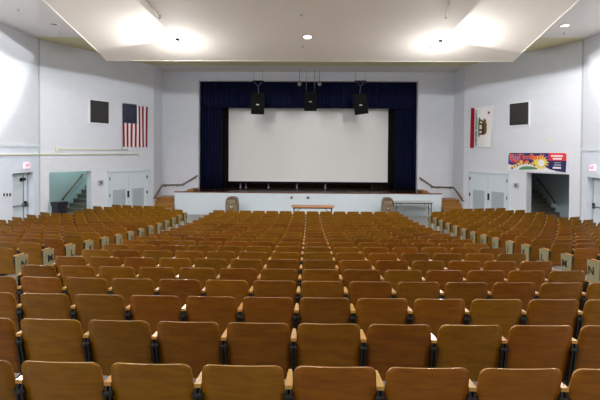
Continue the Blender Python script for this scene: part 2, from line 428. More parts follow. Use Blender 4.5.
# black masking legs and screen
ysn = 27.2
o = drape('masking_drape', at(214, 150, ysn-.2).x, at(227.3, 150, ysn-.2).x, STG+.02, po_t, ysn-.25, M['blackdrape'], .25, .04); tag(o, 'narrow black drape between left navy curtain and projection screen', 'curtain')
o = drape('masking_drape', at(389.5, 150, ysn-.2).x, at(404, 150, ysn-.2).x, STG+.02, po_t, ysn-.25, M['blackdrape'], .25, .04); tag(o, 'narrow black drape between right navy curtain and projection screen', 'curtain')
a = at(228.5, 181.2, ysn); c = at(388.3, 109, ysn); zt = at(308, 100, ysn).z
scr = empty('projection_screen', ((a.x+c.x)/2, ysn, a.z), label='large white projection screen with black border hanging behind navy stage curtains', cat='screen')
hw = (c.x-a.x)/2; H = zt-a.z
MB().box((-hw, 0, 0), (hw, .02, H)).build('screen_fabric', M['screen'], scr)
fb = MB(); fb.box((-hw-.12, -.03, -.12), (hw+.12, .04, 0)); fb.box((-hw-.12, -.03, 0), (-hw, .04, H)); fb.box((hw, -.03, 0), (hw+.12, .04, H)); fb.box((-hw-.12, -.03, H), (hw+.12, .04, H+.1))
fb.build('screen_border', M['black'], scr)
for sx, nm in ((-1, 0), (1, 0)):
    MB().box((sx*(hw-.25)-.03, -.02, -(a.z-STG)), (sx*(hw-.25)+.03, .03, -.12)).build('leg', M['blackdrape'], scr)
# light between rear curtains built as pale posts; a box under the screen
for px, lab in ((240.5, 'pale metal post under left end of projection screen'), (246, 'thin pale post beside another one under left end of projection screen'), (268.5, 'short dim pale post under left half of projection screen'), (297, 'pale metal post under screen, left of the stage centre'), (325.3, 'pale metal post under screen, right of the stage centre')):
    p = at(px, 186, 27.65)
    e = empty('light_streak_post', (p.x, 27.65, STG), label=lab, cat='post', group='posts under the screen')
    MB().lathe([(.06, 0), (.06, .02), (.03, .03)], n=16).build('base', M['streakpost'], e)
    MB().tube([(0, 0, .03), (0, 0, 1.3)], .05 if px not in (246, 268.5) else .025).build('pole', M['streakpost'], e)
p = at(372, 186, 28); q = at(388, 186, 28)
e = empty('storage_cabinet', ((p.x+q.x)/2, 28, STG), label='dark brown wooden cabinet on stage under right end of screen', cat='cabinet')
w = (q.x-p.x)/2
MB().box((-w, 0, 0), (w, .6, 1.1)).bevel(.01).build('body', M['brownbox'], e)
MB().box((-w+.04, -.02, .06), (-.01, 0, 1.04)).build('door', M['browndrape'], e); MB().box((.01, -.02, .06), (w-.04, 0, 1.04)).build('door', M['browndrape'], e)

# ------------------------------------------------------------------ hanging speakers
def speaker(px0, px1, py0, py1, Y, tilt, lab, center=False):
    p = at((px0+px1)/2, (py0+py1)/2, Y); w = (at(px1, py0, Y).x-at(px0, py0, Y).x)/2; h = (at(px0, py0, Y).z-at(px0, py1, Y).z)/2
    e = empty('hanging_speaker', (p.x, Y, p.z-h), label=lab, cat='speaker', group='speakers over the stage')
    X = Matrix.Translation((0, 0, h)) @ Matrix.Rotation(R(tilt), 4, 'Y') @ Matrix.Rotation(R(12), 4, 'X')
    b = MB(); b.prism([(-w, -.16), (w, -.16), (w*.75, .22), (-w*.75, .22)], -h, h, X=X, ax='z'); b.bevel(.015, 1); b.build('cabinet', M['black'], e)
    MB().box((-w*.9, -.175, -h*.92), (w*.9, -.158, h*.92), X=X).build('grille', M['black'], e)
    MB().box((-.07, -.182, -h*.12), (.07, -.174, -h*.02), X=X).build('badge', M['whiteframe'], e)
    zt = at(px0, 80.5, Y).z-p.z+h
    if center:
        MB().box((-w*.95, -.14, -.09), (w*.95, .2, .02), X=Matrix.Translation((0,0,0))).build('lower_box', M['black'], e)
        for sx in (-1, 1): MB().tube([(sx*w*.65, 0, 2*h-.05), (sx*w*.65, 0, CEIL-p.z+h)], .012).build('cable', M['steel'], e)
    else:
        MB().box((-w*.85, -.03, zt-.06), (w*.85, .03, zt)).build('mount_bar', M['black'], e)
        for sx in (-1, 1): MB().tube([(sx*w*.8, 0, zt), (0, 0, zt-.3)], .012).build('strap', M['steel'], e)
        MB().tube([(0, 0, zt-.3), (.03*(-1 if tilt < 0 else 1), 0, 2*h-.06)], .016).build('hanger', M['steel'], e)
        for sx in (-1, 1): MB().tube([(sx*w*.7, 0, zt), (sx*w*.7, 0, CEIL-p.z+h)], .006).build('cable', M['darksteel'], e)
speaker(251.5, 264.5, 93, 114, 25.2, 1.5, 'black hanging speaker with steel yoke, leftmost of three over stage')
speaker(304, 316.8, 92.5, 109, 25.2, 0, 'black hanging speaker on straight cables, middle one over stage centre', True)
speaker(353.5, 367, 94, 114, 25.2, -8, 'black hanging speaker tilted on steel yoke, rightmost of three over stage'.replace('tilted ', 'leaning '))
for px, w_ in ((299.5, 'left'), (319.5, 'right')):
    p = at(px, 84, 25.3)
    e = empty('stage_spotlight', (p.x, 25.3, p.z), label='small grey stage light just %s of middle hanging speaker cables' % w_, cat='light', group='small stage lights')
    MB().tube([(0, .1, 0), (0, -.14, -.02)], .07, n=16, r1=.1).build('housing', M['steel'], e)
    MB().tube([(0, 0, .07), (0, 0, CEIL-p.z)], .012).build('stem', M['darksteel'], e)

# ------------------------------------------------------------------ wall grilles, flags, banner, signs
def wallrect(w, px0, py0, px1, py1, d=0):
    a0, z1 = w.hit(px0, py0, d); a1, z0 = w.hit(px1, py1, d)
    a0b, z1b = w.hit(px1, py0, d); z1 = (z1+z1b)/2
    z0 = (z0+w.hit(px0, py1, d)[1])/2
    if a0 > a1: a0, a1 = a1, a0
    return a0, a1, z0, z1
def grille(w, r, lab):
    a0, a1, z0, z1 = wallrect(w, *r)
    m = w.fr((a0+a1)/2, 0, z0); W = (a1-a0)/2; H = z1-z0
    e = empty('wall_speaker', m.translation, label=lab, cat='speaker', group='square wall speakers'); e.rotation_euler = m.to_euler()
    f = MB()
    for q in (((-W-.05, 0, -.05), (W+.05, .05, 0)), ((-W-.05, 0, H), (W+.05, .05, H+.05)), ((-W-.05, 0, 0), (-W, .05, H)), ((W, 0, 0), (W+.05, .05, H))): f.box(*q)
    f.build('frame', M['whiteframe'], e)
    b = MB(); b.box((-W, 0, 0), (W, .02, H))
    n = 14
    for i in range(n): b.box((-W, .02, H*(i+.25)/n), (W, .035, H*(i+.75)/n))
    b.build('grille', M['grille'], e)
grille(OL, (89.5, 101, 108.3, 123), 'dark square speaker grille high on wall left of striped flag')
grille(OR_, (529.3, 103, 510, 125), 'dark square speaker grille high on wall above colourful banner')

def flagframe(w, r, name, lab):
    a0, a1, z0, z1 = wallrect(w, *r)
    m = w.face_mx((a0+a1)/2, 0.02, z0)
    e = empty(name, m.translation, label=lab, cat='flag'); 
    mm = m.to_3x3().to_4x4()
    e.rotation_euler = mm.to_euler()
    return e, a1-a0, z1-z0
def waveplane(b, x0, x1, y0, y1, z, m, W, n=None, ft=.004):
    """thin cloth patch, gently waving with x"""
    n = n or max(2, int((x1-x0)/W*24)); 
    f = lambda x, y: .02*math.sin(x/W*9+1.2*y)+z
    for k in range(n):
        xa = x0+(x1-x0)*k/n; xb = x0+(x1-x0)*(k+1)/n
        for j in range(4):
            ya = y0+(y1-y0)*j/4; yb = y0+(y1-y0)*(j+1)/4
            v = [b.bm.verts.new(p) for p in ((xa, ya, f(xa, ya)), (xb, ya, f(xb, ya)), (xb, yb, f(xb, yb)), (xa, yb, f(xa, yb)))]
            b.face(v, m, True)
e, W, H = flagframe(OL, (122, 105.5, 147, 147), 'striped_flag', 'red white and blue striped flag with star canton hanging vertically on wall')
x0 = -W/2
b = MB()
for i in range(13): waveplane(b, x0+W*i/13, x0+W*(i+1)/13, 0, H, 0.024, M['flagred'] if i % 2 == 0 else M['flagwhite'], W)
b.build('stripes', None, e)
b = MB(); waveplane(b, x0, x0+W*7/13, H*.56, H*1.02, .032, M['starfield'], W)
cant = b.build('canton', None, e)
nt = M['starfield'].node_tree; pb = nt.nodes['Principled BSDF']
tc = nt.nodes.new('ShaderNodeTexCoord'); mp = nt.nodes.new('ShaderNodeMapping'); mp.inputs['Rotation'].default_value = (0, 0, math.pi/4)
sq = nt.nodes.new('ShaderNodeVectorMath'); sq.operation = 'MULTIPLY'; sq.inputs[1].default_value = (1, 1, 0)
vo = nt.nodes.new('ShaderNodeTexVoronoi'); vo.inputs['Randomness'].default_value = 0; vo.inputs['Scale'].default_value = 9.5
lt = nt.nodes.new('ShaderNodeMath'); lt.operation = 'LESS_THAN'; lt.inputs[1].default_value = .13
mixn = nt.nodes.new('ShaderNodeMix'); mixn.data_type = 'RGBA'; mixn.inputs[6].default_value = srgb(14, 17, 54); mixn.inputs[7].default_value = srgb(226, 226, 230)
nt.links.new(tc.outputs['Object'], sq.inputs[0]); nt.links.new(sq.outputs[0], mp.inputs[0]); nt.links.new(mp.outputs[0], vo.inputs['Vector'])
nt.links.new(vo.outputs['Distance'], lt.inputs[0]); nt.links.new(lt.outputs[0], mixn.inputs[0]); nt.links.new(mixn.outputs[2], pb.inputs['Base Color'])

e, W, H = flagframe(OR_, (494, 107, 471, 147), 'bear_flag', 'white flag with red stripe and brown bear hanging vertically on wall')
x0 = -W/2
b = MB(); waveplane(b, x0, x0+W*.17, -.02*H, H, .024, M['flagred'], W); waveplane(b, x0+W*.17, x0+W*.93, .0, H, .024, M['flagwhite'], W)
# lower right corner droops inward
vv = [b.bm.verts.new(p) for p in ((x0+W*.93, .06, .03), (x0+W, H*.6, .03), (x0+W*1.04, H, .02), (x0+W*.93, H, .03))]; b.face(vv, M['flagwhite'])
b.build('cloth', None, e)
RT = lambda cx, cy, z: Matrix.Translation((cx, cy, z)) @ Matrix.Rotation(-math.pi/2, 4, 'Z')
text_mesh('lettering', 'CALIFORNIA REPUBLIC', .165, M['letter'], e, RT(x0+W*.27, H*.48, .05), .002)
b = MB(); sx, sy = x0+W*.83, H*.84
b.prism([(sx+(.085 if k % 2 == 0 else .036)*math.sin(k*math.pi/5+.3), sy+(.085 if k % 2 == 0 else .036)*math.cos(k*math.pi/5+.3)) for k in range(10)], .046, .05, ax='z').build('star', M['flagred'], e)
# bear outline (walking left), turned with the flag
bear = [(-.50,.02),(-.52,.08),(-.46,.14),(-.42,.2),(-.36,.22),(-.33,.19),(-.24,.22),(-.14,.29),(-.04,.25),(.12,.27),(.28,.26),(.4,.18),(.46,.05),(.45,-.12),(.47,-.3),(.36,-.3),(.33,-.16),(.24,-.08),(.22,-.2),(.22,-.3),(.1,-.3),(.1,-.12),(-.04,-.08),(-.12,-.12),(-.16,-.3),(-.28,-.3),(-.24,-.14),(-.26,-.04),(-.34,-.16),(-.4,-.28),(-.5,-.27),(-.44,-.12),(-.38,.0),(-.42,.02)]
k = H*.42
b = MB(); b.prism([(x*k, y*k) for x, y in bear], 0, .004, X=RT(x0+W*.6, H*.49, .052), ax='z'); b.build('bear', M['bear'], e)
b = MB(); b.prism([(x*k*.99+.0, y*k*.99) for x, y in [(-.28,.0),(-.1,.06),(.1,.02),(.3,.08),(.42,-.02),(.4,-.14),(.3,-.1),(.2,-.1),(.1,-.1),(-.1,-.1),(-.22,-.1)]], 0, .004, X=RT(x0+W*.6, H*.49, .057), ax='z').build('bear_shading', M['beardark'], e)
b = MB(); b.prism([(-.6*k,-.3*k),(.62*k,-.3*k),(.5*k,-.38*k),(-.3*k,-.4*k),(-.56*k,-.36*k)], 0, .004, X=RT(x0+W*.6, H*.49, .05), ax='z')
b.prism([(-.62*k,-.32*k),(-.42*k,-.2*k),(-.2*k,-.32*k)], 0, .004, X=RT(x0+W*.6, H*.49, .047), ax='z')
b.build('grass_patch', M['green'], e)

# banner
a0, a1, z0, z1 = wallrect(OR_, 567, 152.8, 508.5, 171.5)
m = OR_.face_mx((a0+a1)/2, .01, z0)
e = empty('vinyl_banner', m.translation, label='long colourful vinyl banner with orange lettering on wall above right stair opening', cat='banner'); e.rotation_euler = m.to_3x3().to_euler()
W, H = a1-a0, z1-z0; x0 = -W/2
b = MB(); b.box((x0, 0, 0), (-x0, H, .012)); b.build('sheet', M['bwhite'], e)
b = MB(); b.prism([(x0, H*.36), (x0+W*.02, H*.99), (x0+W*.72, H*.99), (x0+W*.72, H*.2), (x0+W*.55, H*.3), (x0+W*.3, H*.5), (x0+W*.08, H*.3)], .012, .016, ax='z'); b.build('sky_field', M['bpurple'], e)
b = MB(); b.prism([(x0, H*.5), (x0+W*.01, H*.92), (x0+W*.24, H*.86), (x0+W*.2, H*.55)], .016, .019, ax='z'); b.build('blue_patch', M['bblue'], e)
b = MB(); b.box((x0+W*.05, H*.91, .016), (x0+W*.72, H*.99, .02)); b.build('top_edge', M['bnavy'], e)
b = MB(); b.prism([(x0+W*.72, H*.6), (x0+W*.72, H*.99), (x0+W*.98, H*.99), (x0+W, H*.93), (x0+W, H*.6)], .012, .02, ax='z'); b.build('red_box', M['bred'], e)
b = MB(); b.prism([(x0+W*.72, H*.16), (x0+W*.72, H*.6), (x0+W, H*.6), (x0+W*.99, H*.02), (x0+W*.86, H*.06)], .012, .02, ax='z'); b.build('purple_box', M['bnavy'], e)
b = MB()
for (xa, xb, y) in ((.76, .95, .84), (.79, .93, .70)):
    n = 9 if y > .8 else 6
    for i in range(n):
        xx = xa+(xb-xa)*i/n; b.box((x0+W*xx, H*(y-.045), .02), (x0+W*(xx+(xb-xa)/n*.86), H*(y+.045), .024))
b.box((x0+W*.79, H*.19, .02), (x0+W*.92, H*.28, .024)); b.build('white_lines', M['bwhite'], e)
b = MB()
for y in (.5, .41, .35): b.box((x0+W*.81, H*(y-.018), .02), (x0+W*.92, H*(y+.012), .023))
b.build('grey_lines', M['louver'], e)
b = MB(); pts = []
for k in range(32):
    a = k*2*math.pi/32; r = (.46 if k % 2 == 0 else .27)*(1+.12*math.sin(k*2.3)); pts.append((x0+W*.58+r*H*math.cos(a)*1.25, H*.5+r*H*math.sin(a)*.95))
b.prism(pts, .02, .024, ax='z'); b.build('sunburst', M['byellow'], e)
b = MB(); b.prism([(x0+W*.6+.2*H*math.cos(k*.524), H*.46+.19*H*math.sin(k*.524)) for k in range(12)], .024, .027, ax='z'); b.build('sun_centre', M['bwhite'], e)
b = MB(); b.prism([(x0+W*(.38+.16*math.cos(k*.35)), H*(.12+.15*math.sin(k*.35))) for k in range(9)]+[(x0+W*.2, H*.06)], .02, .024, ax='z'); b.build('green_hill', M['bgreen'], e)
b = MB(); up = []; dn = []
for i in range(15):
    t = i/14; x = x0+W*(.05+.42*t); y = H*(.12+.34*math.sin(t*2.4)); up.append((x, y+H*.07)); dn.append((x, y-H*.05))
b.prism(up+dn[::-1], .021, .025, ax='z'); b.build('yellow_track', M['byellow'], e)
b = MB()
for i in range(9):
    t = i/8; x = x0+W*(.07+.4*t); y = H*(.08+.3*math.sin(t*2.4)); b.box((x, y, .025), (x+W*.025, y+H*.09, .028), M['borange'] if i % 2 else M['bnavy'])
b.build('track_cars', None, e)
for body, cx, sz, cy in (('Big', .13, .44, .73), ('Time', .33, .36, .77), ('Bash', .53, .34, .78)):
    text_mesh('lettering', body, H*sz*1.15, M['borange'], e, Matrix.Translation((x0+W*cx, H*cy, .027)) , .003, xs=1.25)
b = MB()
for i in range(7):
    x = x0+W*(.06+.055*i); y = H*(.5+.03*(i % 2)); b.prism([(x, y-.05*H), (x+.04*W, y-.07*H), (x+.045*W, y+.06*H), (x+.01*W, y+.08*H)], .024, .028, m=(M['bred'], M['borange'], M['bnavy'], M['byellow'])[i % 4], ax='z')
b.build('second_line_blocks', None, e)

def exitsign(w, px, py, lab, sz=.26):
    a, z = w.hit(px, py); m = w.face_mx(a, .0, z)
    e = empty('exit_sign', m.translation, label=lab, cat='sign', group='lit exit signs'); e.rotation_euler = m.to_3x3().to_euler()
    MB().box((-sz*.62, -sz*.42, 0), (sz*.62, sz*.42, .06)).bevel(.01, 1).build('sign_box', M['exitwhite'], e)
    text_mesh('lettering', 'EXIT', sz*.66, M['exitred'], e, Matrix.Translation((0, 0, .063)), .002, xs=.82)
    return e
exitsign(WL, 26, 165.5, 'lit exit sign with pink letters above the door in left wall', .24)
exitsign(WR, 593.5, 168, 'lit exit sign with pink letters above the door in right wall', .24)

def wallbox(w, px0, py0, px1, py1, name, lab, cat, m, d=.06, inner=None, group=None):
    a0, a1, z0, z1 = wallrect(w, px0, py0, px1, py1); X = w.fr((a0+a1)/2, 0, z0); W = (a1-a0)/2
    e = empty(name, X.translation, label=lab, cat=cat, group=group); e.rotation_euler = X.to_3x3().to_euler()
    MB().box((-W, 0, 0), (W, d, z1-z0)).bevel(.008, 1).build('housing', m, e)
    if inner: MB().box((-W*.6, d, (z1-z0)*.2), (W*.6, d+.01, (z1-z0)*.75)).build('front_plate', inner, e)
wallbox(OL, 98, 180, 102.5, 185, 'fire_alarm_box', 'small grey alarm box on wall between left stair opening and double doors', 'alarm', M['louver'], inner=M['steel'])
wallbox(OR_, 519, 182.7, 514.8, 187.5, 'fire_alarm_box', 'small grey alarm box on wall between right double doors and stair opening', 'alarm', M['louver'], inner=M['steel'])
for i, px in enumerate((3.8, 6.8, 9.8)):
    wallbox(WL, px-.5, 193.3, px+.6, 196.3, 'light_switch', 'small dark light switch on left wall, %s of three left of door' % ('leftmost', 'middle', 'rightmost')[i], 'switch', M['darksteel'], d=.02, group='switches on the left wall')
wallbox(OL, 55, 147.2, 58, 151.5, 'junction_box', 'small cream junction box at left end of upper conduit above stair opening', 'junction box', M['conduit'])
wallbox(OL, 138.5, 153.3, 142.3, 156, 'motion_sensor', 'small white sensor at end of conduit below striped flag', 'sensor', M['whiteframe'])
wallbox(OL, 121.5, 146.8, 125, 149, 'motion_sensor', 'small white sensor directly under left corner of striped flag', 'sensor', M['whiteframe'])
wallbox(OL, 128, 149, 131, 151, 'motion_sensor', 'tiny white box under middle of striped flag', 'sensor', M['whiteframe'])
wallbox(OR_, 551.5, 137.8, 548, 141, 'junction_box', 'small round beige cover on wall above colourful banner', 'junction box', M['conduit'], d=.02)
# conduits
z_ = OL.hit(90, 154.4)[1]; a1 = OL.hit(138, 154)[0]
o = MB().tube([WL.P(2, .03, z_), WL.P(WL.L-.05, .03, z_), OL.P(.05, .03, z_), OL.P(a1, .03, z_)], .028, M['conduit'], 8).build('conduit'); tag(o, 'long cream conduit, lower of two running level along left walls', 'conduit', 'conduits on the left walls')
z_ = OL.hit(90, 149.4)[1]; a0_ = OL.hit(57, 149.5)[0]; a1 = OL.hit(128, 149.5)[0]
o = MB().tube([OL.P(a0_, .03, z_), OL.P(a1, .03, z_)], .026, M['conduit'], 8).build('conduit'); tag(o, 'cream conduit, upper of two, running from junction box to striped flag', 'conduit', 'conduits on the left walls')

# ------------------------------------------------------------------ doors
def double_door(w, px0, px1, pyt, name):
    a0, zt = w.hit(px0, pyt); a1, _ = w.hit(px1, pyt)
    a0, a1 = sorted((a0, a1)); X = w.fr((a0+a1)/2, 0, 0); W = (a1-a0)/2
    e = empty(name, X.translation, kind='structure'); e.rotation_euler = X.to_3x3().to_euler()
    f = MB(); f.box((-W, 0, 0), (-W+.07, .07, zt)); f.box((W-.07, 0, 0), (W, .07, zt)); f.box((-W, 0, zt-.07), (W, .07, zt)); f.build('door_frame', M['door'], e)
    for sx in (-1, 1):
        xa, xb = sorted((sx*.008, sx*(W-.08)))
        lf = MB().box((xa, 0, .02), (xb, .035, zt-.08)).build('door_leaf', M['door'], e)
        hwid = (xb-xa)
        la, lb = xa+hwid*.2, xb-hwid*.2
        L = MB(); zl0, zl1 = .25, zt*.62-.02
        n = 22
        for i in range(n):
            z = zl0+(zl1-zl0)*i/n; L.box((la, .036, z), (lb, .05, z+(zl1-zl0)/n*.6))
        L.box((la-.02, .034, zl0-.02), (lb+.02, .038, zl1+.02))
        L.build('louver', M['louver'], lf)
        for z in (.35, zt*.52, zt-.35): MB().box((sx*(W-.09)-.02, .03, z-.07), (sx*(W-.09)+.02, .085, z+.07)).build('hinge', M['darksteel'], lf)
        if sx == (1 if w is OR_ else 1): pass
    MB().box((.02 if w is OL else -.09, .03, 1.02), (.09 if w is OL else -.02, .09, 1.32)).build('handle', M['darksteel'], e)
double_door(OL, 107, 147.5, 171, 'door_1')
double_door(OR_, 510, 469.5, 173, 'door_2')

def side_door(w, a0, a1, zt, z0, name, mull):
    X = w.fr((a0+a1)/2, -.22, z0); W = (a1-a0)/2; H = zt-z0; mull *= w.h
    e = empty(name, X.translation, kind='structure'); e.rotation_euler = X.to_3x3().to_euler()
    MB().box((-W, -.08, 0), (W, -.05, H)).build('backing', M['doorshadow'], e)
    f = MB(); f.box((-W, -.05, 0), (-W+.06, .04, H)); f.box((W-.06, -.05, 0), (W, .04, H)); f.box((-W, -.05, H-.06), (W, .04, H)); f.build('door_frame', M['louver'], e)
    for k, (xa, xb) in enumerate(((-W+.07, mull-.015), (mull+.015, W-.07))):
        lf = MB().box((xa, -.04, .01), (xb, .005, H-.07)).build('door_leaf', M['door'], e)
        br = MB(); br.tube([(xa+.05, .07, 1.14), (xb-.05, .07, 1.14)], .018, M['steel']); br.box((xa+.02, 0, 1.08), (xa+.08, .09, 1.2), M['steel']); br.build('push_bar', None, lf)
        xe = xb if k == 0 else xb
        MB().box((xb-.09, 0, 1.06), (xb-.03, .08, 1.26)).build('latch_case', M['darksteel'], lf)
    MB().box((mull-.02, .0, .0), (mull+.02, .02, H-.06)).build('door_post', M['steel'], e)
    MB().box((mull-.02, .01, H-.3), (mull+.22, .1, H-.2)).build('closer', M['darksteel'], e)
d_w = d1b-d1a
side_door(WL, d1a, d1b, d1z, z_left, 'door_3', -d_w/2+ (WL.hit(19.5, 180, -.35)[0]-d1a))
side_door(WR, d2a_, d2b_, d2z, 0.1, 'door_4', -.0)

# ------------------------------------------------------------------ stairwells behind the slanted walls
def stairwell(w, a0, a1, ztop, side, mt, name, fr):
    # recess behind the opening; stairs climb toward the stage
    D = 1.9
    X = w.mx(0, 0, 0); A0, A1 = a0-.0, a1+3.2
    b = MB(); b.box((A0-.2, -.3-D-.15, -.1), (A1, -.3-D, 5), X=X); tag(b.build('wall_%s_rear' % name, mt), kind='structure')
    tag(MB().box((A0-.35, -.3-D, -.1), (A0-.2, -.3, 5), X=X).build('wall_%s_end' % name, mt), kind='structure')
    tag(MB().box((A1, -.3-D, -.1), (A1+.15, -.3, 5), X=X).build('wall_%s_far_end' % name, mt), kind='structure')
    tag(MB().box((A0-.35, -.3-D-.15, 5), (A1+.15, -.3, 5.1), X=X).build('ceiling_%s' % name, mt), kind='structure')
    s = MB(); st = a0+(a1-a0)*fr; n = 8
    for i in range(n): s.box((st+i*.22, -.3-D+.04, 0), (A1, -.5, .19*(i+1)-.03), X=X); s.box((st+i*.22-.025, -.3-D+.04, .19*(i+1)-.03), (A1, -.5, .19*(i+1)), X=X)
    tag(s.build('stair_flight', M['concrete_step']), kind='structure')
    # sloping skirt board on the rear wall
    k = MB(); k.prism([(st-.3, 0), (st-.05, 0), (st+n*.22, .19*n+.05), (st+n*.22, .19*n+.36), (st-.3, .1)], -.3-D, -.3-D+.035, X=X, ax='y')
    tag(k.build('trim_%s' % name, mt), kind='structure')
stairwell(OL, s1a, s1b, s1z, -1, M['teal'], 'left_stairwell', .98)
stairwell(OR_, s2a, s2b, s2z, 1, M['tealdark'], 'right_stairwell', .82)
def rail(name, pts, lab, m, brackets, nrm):
    e = empty(name, pts[0], label=lab, cat='handrail'); o = Vector(pts[0])
    MB().tube([Vector(p)-o for p in pts], .032, None, 10).build('rail', m, e)
    for p, n in brackets:
        p = Vector(p)-o; n = Vector(n); MB().tube([p, p+Vector((0, 0, -.08)), p+Vector((0, 0, -.09))-n*.13], .016).build('bracket', M['darksteel'], e)
def onw(w, px, py, d): a, z = w.hit(px, py, d); return w.P(a, d, z)
d = -2.2+.12
p0 = onw(OL, 62, 200, d); p1 = onw(OL, 83, 174.3, d); n3 = Vector((OL.n.x, OL.n.y, 0))
rail('stair_handrail', [p0, p1], 'wooden handrail climbing to the right inside left stair opening', M['railbright'], [(p0.lerp(p1, .08), n3), (p0.lerp(p1, .93), n3)], None)
p0 = onw(OR_, 555.5, 203, d); p1 = onw(OR_, 537, 178, d); n3 = Vector((OR_.n.x, OR_.n.y, 0))
rail('stair_handrail', [p0, p1], 'wooden handrail climbing to the left inside right stair opening', M['railbright'], [(p0.lerp(p1, .08), n3), (p0.lerp(p1, .9), n3)], None)
wallbox_l = None
# rails beside the stage
def stage_rail(pxs, side, lab):
    w = SL if side < 0 else SR
    a = onw(w, *pxs[0], .1); b_ = at(*pxs[1], YP-.12); 
    c_ = at(*pxs[2], YP-.1); d_ = at(*pxs[3], YP-.1)
    ws = Vector((w.n.x, w.n.y, 0)); ny = Vector((0, -1, 0))
    rail('stage_handrail', [a, b_, c_, d_], lab, M['rail'], [(a.lerp(b_, .05), ws), (b_.lerp(c_, .15), ny), (b_.lerp(c_, .75), ny), (c_.lerp(d_, .1), ny), (c_.lerp(d_, .85), ny)], None)
stage_rail([(155, 197.5), (162.5, 185), (182, 184.8), (197.5, 175.5)], -1, 'bent dark wood handrail beside the steps left of stage')
stage_rail([(462, 199.5), (453.5, 187.3), (433, 186.8), (419.5, 177.5)], 1, 'bent dark wood handrail beside the steps right of stage')

# ------------------------------------------------------------------ bins and tables before the stage
def litter(px0, px1, pyt, Y, lab):
    p = at((px0+px1)/2, pyt, Y); w = (at(px1, pyt, Y).x-at(px0, pyt, Y).x)/2; h = p.z
    e = empty('litter_bin', (p.x, Y, 0), label=lab, cat='trash can', group='domed litter bins before the stage')
    b = MB(); b.box((-w, -w, 0), (w, w, h*.66)); b.bevel(.05, 3); b.build('body', M['can'], e)
    b = MB(); prof = [(w*.99*math.cos(t)**.5 if t < 1.57 else 0.01, h*.67+(h*.33)*math.sin(t)) for t in [i*math.pi/2/8 for i in range(9)]]
    half = [(-x, z) for x, z in prof]+[(x, z) for x, z in prof[::-1]]
    b.prism([(x, z) for x, z in half], -w*.95, w*.95, ax='y'); b.bevel(.02, 2); dm = b.build('dome_lid', M['candome'], e)
    MB().box((-w*.7, -w*.98, h*.7), (w*.7, -w*.93, h*.86)).bevel(.01, 1).build('swing_flap', M['canflap'], dm)
    MB().lathe([(w*.32, 0), (w*.36, .015), (w*.1, .03)], n=20, X=Matrix.Translation((0, -w*1.0, h*.5)) @ Matrix.Rotation(R(90), 4, 'X')).build('emblem', M['canflap'], e)
litter(226.3, 238.2, 196.6, 23.3, 'domed brown litter bin before stage front, left of the wooden table')
litter(382, 393, 197.5, 23.3, 'domed brown litter bin before stage front, right of the wooden table')
def table(px0, px1, pyt, Y, name, lab, mt, D=.75):
    p = at((px0+px1)/2, pyt, Y); w = (at(px1, pyt, Y).x-at(px0, pyt, Y).x)/2; h = p.z
    e = empty(name, (p.x, Y, floor_z(Y)), label=lab, cat='table', group=None)
    h -= floor_z(Y)
    MB().box((-w, 0, h-.035), (w, D, h)).bevel(.006, 2).build('tabletop', mt, e)
    ap = MB(); ap.box((-w+.08, .05, h-.09), (w-.08, .07, h-.035)); ap.box((-w+.08, D-.07, h-.09), (w-.08, D-.05, h-.035)); ap.build('apron', M['iron'], e)
    for sx in (-1, 1):
        for y in (.08, D-.08):
            MB().tube([(sx*(w-.12), y, h-.05), (sx*(w-.12), y, .02)], .018).build('leg', M['iron'], e)
        br = MB(); br.tube([(sx*(w-.12), .08, .06), (sx*(w-.12), D-.08, .06)], .012); br.tube([(sx*(w-.12), D/2, .06), (sx*(w-.12), D/2, h*.55), (sx*(w-.5), D/2, h-.05)], .012); br.build('brace', M['iron'], e)
table(291, 334.5, 206.8, 21.4, 'folding_table', 'wood-topped folding table with dark legs centred before the stage', M['tabletop'])
table(394, 434.5, 202.2, 23.3, 'folding_table', 'pale-topped folding table with black legs against right end of stage front', M['whitetop'])
# dark bin by the left stair opening
p = onw(OL, 59.5, 202, .34); BIN = p.xy.copy()
e = empty('waste_bin', (p.x, p.y, floor_z(p.y)), math.atan2(OL.u.y, OL.u.x), label='dark waste bin with folded liner standing in front of left stair opening', cat='trash can')
h = p.z-floor_z(p.y)
b = MB(); f0 = [(-.17, -.15), (.17, -.15), (.17, .15), (-.17, .15)]
v0 = [b.bm.verts.new((x, y, 0)) for x, y in f0]; v1 = [b.bm.verts.new((x*1.32, y*1.25, h)) for x, y in f0]
b.face(v0[::-1]); b.face(v1)
for i in range(4): b.face((v0[i], v0[(i+1) % 4], v1[(i+1) % 4], v1[i]))
b.bevel(.03, 2); b.build('body', M['bin'], e)
b = MB(); b.box((-.24, -.205, h-.13), (.24, .205, h+.015)); b.bevel(.02, 2); b.build('liner', M['binbag'], e)

# ------------------------------------------------------------------ ceiling fittings
def flood(px, py, sgn, lab):
    # find the panel above this sight line
    r = ray(px, py); t = (ze-.16+(YE)*SLP-EYE)/(r.z+SLP*r.y); p = Vector((0, 0, EYE))+r*t
    e = empty('flood_lamp', p, label=lab, cat='lamp', group='bright lamps under the sloping panel')
    MB().lathe([(.03, .13), (.06, .14), (.06, .19)], n=16).build('ceiling_base', M['darksteel'], e)
    MB().lathe([(.045, .06), (.06, .08), (.05, .13)], n=16).build('socket', M['darksteel'], e)
    pr = [(.125*math.sin(t_), -.03-.125*math.cos(t_)) for t_ in [.05+i*math.pi/10*.98 for i in range(10)]]
    MB().lathe(pr, n=20).build('bulb', M['lampglass'], e)
    return p
pl_ = flood(177.5, 44, -1, 'blazing round lamp under sloping ceiling panel, left one')
pr_ = flood(440.5, 45.5, 1, 'blazing round lamp under sloping ceiling panel, right one')
def on_panel(px, py):
    r = ray(px, py); t = (ze+YE*SLP-EYE)/(r.z+SLP*r.y); return Vector((0, 0, EYE))+r*t
def on_ceil(px, py):
    r = ray(px, py); t = (CEIL-EYE)/r.z; return Vector((0, 0, EYE))+r*t
